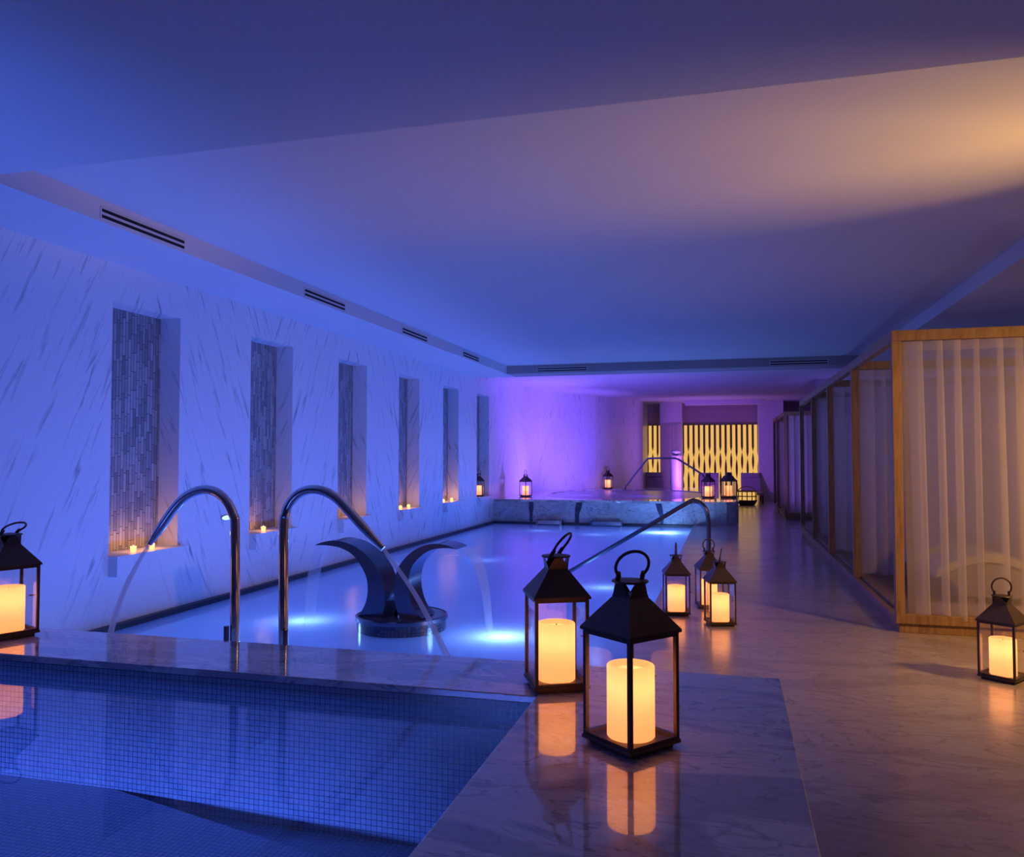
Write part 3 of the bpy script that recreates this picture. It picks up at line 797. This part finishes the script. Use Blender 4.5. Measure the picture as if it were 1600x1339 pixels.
labs = ['sheer curtain in shade across the second cabana front', 'dim blue sheer curtain across the third cabana front', 'dim blue sheer curtain across the fourth cabana front', 'sheer curtain at the rear of the fourth cabana']
for i, yy in enumerate(ys[1:4]):
    curtain(CXL+.075, CXR-.07, yy+.035, .165, CZ-.09, 17, .03, 11+i, labs[i], group='sheer cabana curtains')
curtain(1.22+.075, CXR-.07, 18.935, .165, CZ-.09, 18, .03, 21, 'bright violet sheer curtain across the cabana beyond the gap', group='sheer cabana curtains')
curtain(1.20+.075, CXR-.07, 21.435, .165, CZ-.09, 18, .03, 22, 'sheer curtain across the farthest cabana front', group='sheer cabana curtains')
# drape in front of the left column
curtain(-2.14, -1.47, 26.78, .02, 2.46, 7, .03, 31, 'sheer pale drape hanging in front of the left back column', name='column_drape')

# wave-shaped chaises inside the cabanas (seen through the voile)
def make_chaise():
    t = empty('wave_chaise'); L = 1.9
    top_ = [(.34, .36), (.42, .42), (.62, .52), (.78, .545), (.95, .50), (1.12, .40), (1.28, .345), (1.42, .38), (1.62, .56), (1.82, .76), (1.9, .82)]
    sm = [(p.x, p.y) for p in smooth_path([(a, c, 0) for a, c in top_], 4)]
    low = [(x, max(.16, z-.09)) for x, z in sm]
    MB().prism([(x-L/2, z) for x, z in sm] + [(x-L/2, z) for x, z in low[::-1]], -.34, .34).build('cushion', 'white_linen', t, True, angle=50)
    body = [(x-L/2, z-.092) for x, z in sm if .4 < x < 1.75]
    body = [(x, max(z, .16)) for x, z in body]
    MB().prism(body + [(.62, .08), (-.40, .08)], -.31, .31).build('shell', 'linen', t, True, angle=50)
    for s in (-1, 1): MB().box(s*.42-.04+.08, s*.42+.04+.08, -.28, .28, 0, .085).build('foot', 'wood', t)
    return t
ch0 = make_chaise()
spots = [(2.33, 7.95, .1455, 0, 'wave-shaped chaise behind the nearest curtain, front one'), (2.30, 8.75, .1455, 0, 'wave-shaped chaise behind the nearest curtain, rear one'),
         (2.4, 19.7, .1455, 0, 'chaise behind the bright violet curtain')]
for k, (x, y, z, r, lab) in enumerate(spots):
    o = ch0 if k == 0 else copy_tree(ch0)
    o.location = (x, y, z); o.rotation_euler = (0, 0, r); o.scale = (1, 1, .8); tag(o, lab, 'chaise', 'chaises in the cabanas')

# ------------------------------------------------------------------ far loungers with raised backs
def make_lounger():
    t = empty('sun_lounger'); w = .30
    MB().box(-w, w, -1.35, .02, .26, .33, .01).build('seat', 'linen', t)
    R = Matrix.Translation((0, .02, .30)) @ Matrix.Rotation(D(-28), 4, 'X')
    br_ = MB().box(-w, w, -.03, .03, .02, .66, .012, rot=R); br_ = br_.build('backrest', 'linen', t)
    MB().box(-w+.03, w-.03, -.065, -.031, .48, .63, .014, rot=R).build('head_pillow', 'linen', br_)
    f = MB()
    for s in (-1, 1): f.box(s*w-.02, s*w+.02, -1.35, .3, .20, .255)
    f.build('frame', 'dark', t)
    for sx in (-1, 1):
        for y in (-1.25, .22): MB().box(sx*w-.02, sx*w+.02, y-.02, y+.02, 0, .20).build('leg', 'dark', t)
    return t
lo0 = make_lounger()
for k, (x, y, z, r, lab) in enumerate([(-2.34, 26.6, 0, 0, 'lounger with raised back behind the far pool, before the narrow lit strip'),
                                       (-.58, 26.2, 0, 0, 'lounger with raised back before the lit screen, behind the left lantern'),
                                       (.70, 26.35, 0, 0, 'lounger with raised back before the lit screen, above the basket lantern')]):
    o = lo0 if k == 0 else copy_tree(lo0)
    o.location = (x, y, z); o.rotation_euler = (0, 0, r); o.scale = (1, 1, 1.0); tag(o, lab, 'lounger', 'loungers along the back wall')

# ------------------------------------------------------------------ light
def area(name, loc, target, sx, sy, energy, color, spread=PI):
    l = bpy.data.lights.new(name, 'AREA'); l.shape = 'RECTANGLE'; l.size = sx; l.size_y = sy; l.energy = energy; l.color = color; l.spread = spread
    o = bpy.data.objects.new(name, l); COL.objects.link(o); o.location = loc
    o.rotation_euler = (Vector(target)-Vector(loc)).to_track_quat('-Z', 'Y').to_euler(); return o
def spot(name, loc, target, angle, blend, energy, color, radius=.05):
    l = bpy.data.lights.new(name, 'SPOT'); l.energy = energy; l.color = color; l.spot_size = D(angle); l.spot_blend = blend; l.shadow_soft_size = radius
    o = bpy.data.objects.new(name, l); COL.objects.link(o); o.location = loc
    o.rotation_euler = (Vector(target)-Vector(loc)).to_track_quat('-Z', 'Y').to_euler(); return o
BLUE = (.062, .165, 1.)
VIOLET = (.22, .10, 1.)
AMBER = (1., .52, .13)
# pool edge floods washing the marble wall and the left of the ceiling
for y in (5.0, 7.04, 9.06, 11.1, 13.13, 15.1):
    spot('pool_flood', (-3.0, y, .0), (-5.0, y, 1.9), 116, 1., 142, BLUE, .12)
spot('spa_flood', (-3.2, 1.8, .44), (-4.8, 2.8, 2.9), 110, 1., 180, BLUE, .12)
# underwater lamps
for x, y, e in [(-1.22, 15.6, 170), (-3.6, 15.4, 8), (-2.4, 14.9, 8), (-1.77, 6.27, 50), (-3.64, 6.42, 26), (-1.33, 8.9, 14), (-3.29, 10.8, 5)]:
    point('underwater_lamp', (x, y, -.22), e, (.34, .55, 1.), .1)
area('underwater_glow', (-2.9, 10.2, -1.2), (-2.9, 10.2, 0), 3.6, 12.5, 125, (.09, .22, 1.))
area('spa_strip_lamp', (-2.9, .5, .2), (-2.9, 3.0, -.42), 3.2, .18, 26, (.11, .21, 1.), D(42))
# violet wash at the far pool
spot('violet_wash', (-3.1, 19.6, .52), (-5.0, 19.3, 1.9), 130, 1., 560, VIOLET, .1)
spot('violet_wash', (-2.7, 20.6, .52), (-4.5, 22.3, 1.9), 105, 1., 560, VIOLET, .1)
spot('violet_uplight', (-3.2, 17.6, .52), (-2.9, 18.6, 3.2), 140, 1., 240, VIOLET, .1)
spot('violet_wash', (-1.0, 24.0, .56), (-.7, 27.5, 2.1), 150, 1., 270, (.37, .11, 1.), .15)  # added violet fill for the back wall and columns
spot('violet_wash', (-.4, 17.2, .54), (2.2, 19.0, 1.3), 80, 1., 260, (.24, .13, 1.), .1)  # added violet light, no seen fixture, brightens the far cabana curtain
point('violet_spa_lamp', (-2.0, 19.5, .1), 40, VIOLET, .1)
# warm lamp out to the right
for y in (4.5, 4.9, 5.35): spot('uplighter', (3.6, y, 1.7), (1.0, y+.05, 3.05), 44, .7, 165, AMBER, .1)
spot('warm_lamp', (3.1, 5.2, 2.0), (2.0, 6.3, .7), 140, 1., 265, AMBER, .15)

w = bpy.data.worlds.new('World'); scene.world = w; w.use_nodes = True
bg = w.node_tree.nodes.get('Background') or w.node_tree.nodes.new('ShaderNodeBackground')
bg.inputs[0].default_value = (.02, .02, .05, 1); bg.inputs[1].default_value = .1

# ------------------------------------------------------------------ camera and film
cam = bpy.data.cameras.new('camera'); co = bpy.data.objects.new('camera', cam); COL.objects.link(co)
f = 1250.
phi = math.atan((714-669.5)/f); psi = math.atan((1137-800)/f*math.cos(phi))
co.location = (0, 0, 1.4); co.rotation_euler = (PI/2+phi, 0, psi)
cam.sensor_fit = 'HORIZONTAL'; cam.sensor_width = 36; cam.lens = f/1600*36; cam.clip_start = .05
scene.camera = co
scene.view_settings.view_transform = 'Standard'; scene.view_settings.look = 'None'
scene.view_settings.exposure = 0; scene.view_settings.gamma = 1; scene.view_settings.use_curve_mapping = False
c = scene.cycles
c.max_bounces = 8; c.diffuse_bounces = 4; c.glossy_bounces = 4; c.transmission_bounces = 6; c.transparent_max_bounces = 24
c.caustics_reflective = False; c.caustics_refractive = False; c.use_denoising = True; c.denoising_input_passes = 'RGB_ALBEDO_NORMAL'; c.denoising_prefilter = 'ACCURATE'; c.use_adaptive_sampling = False
c.sample_clamp_indirect = 4
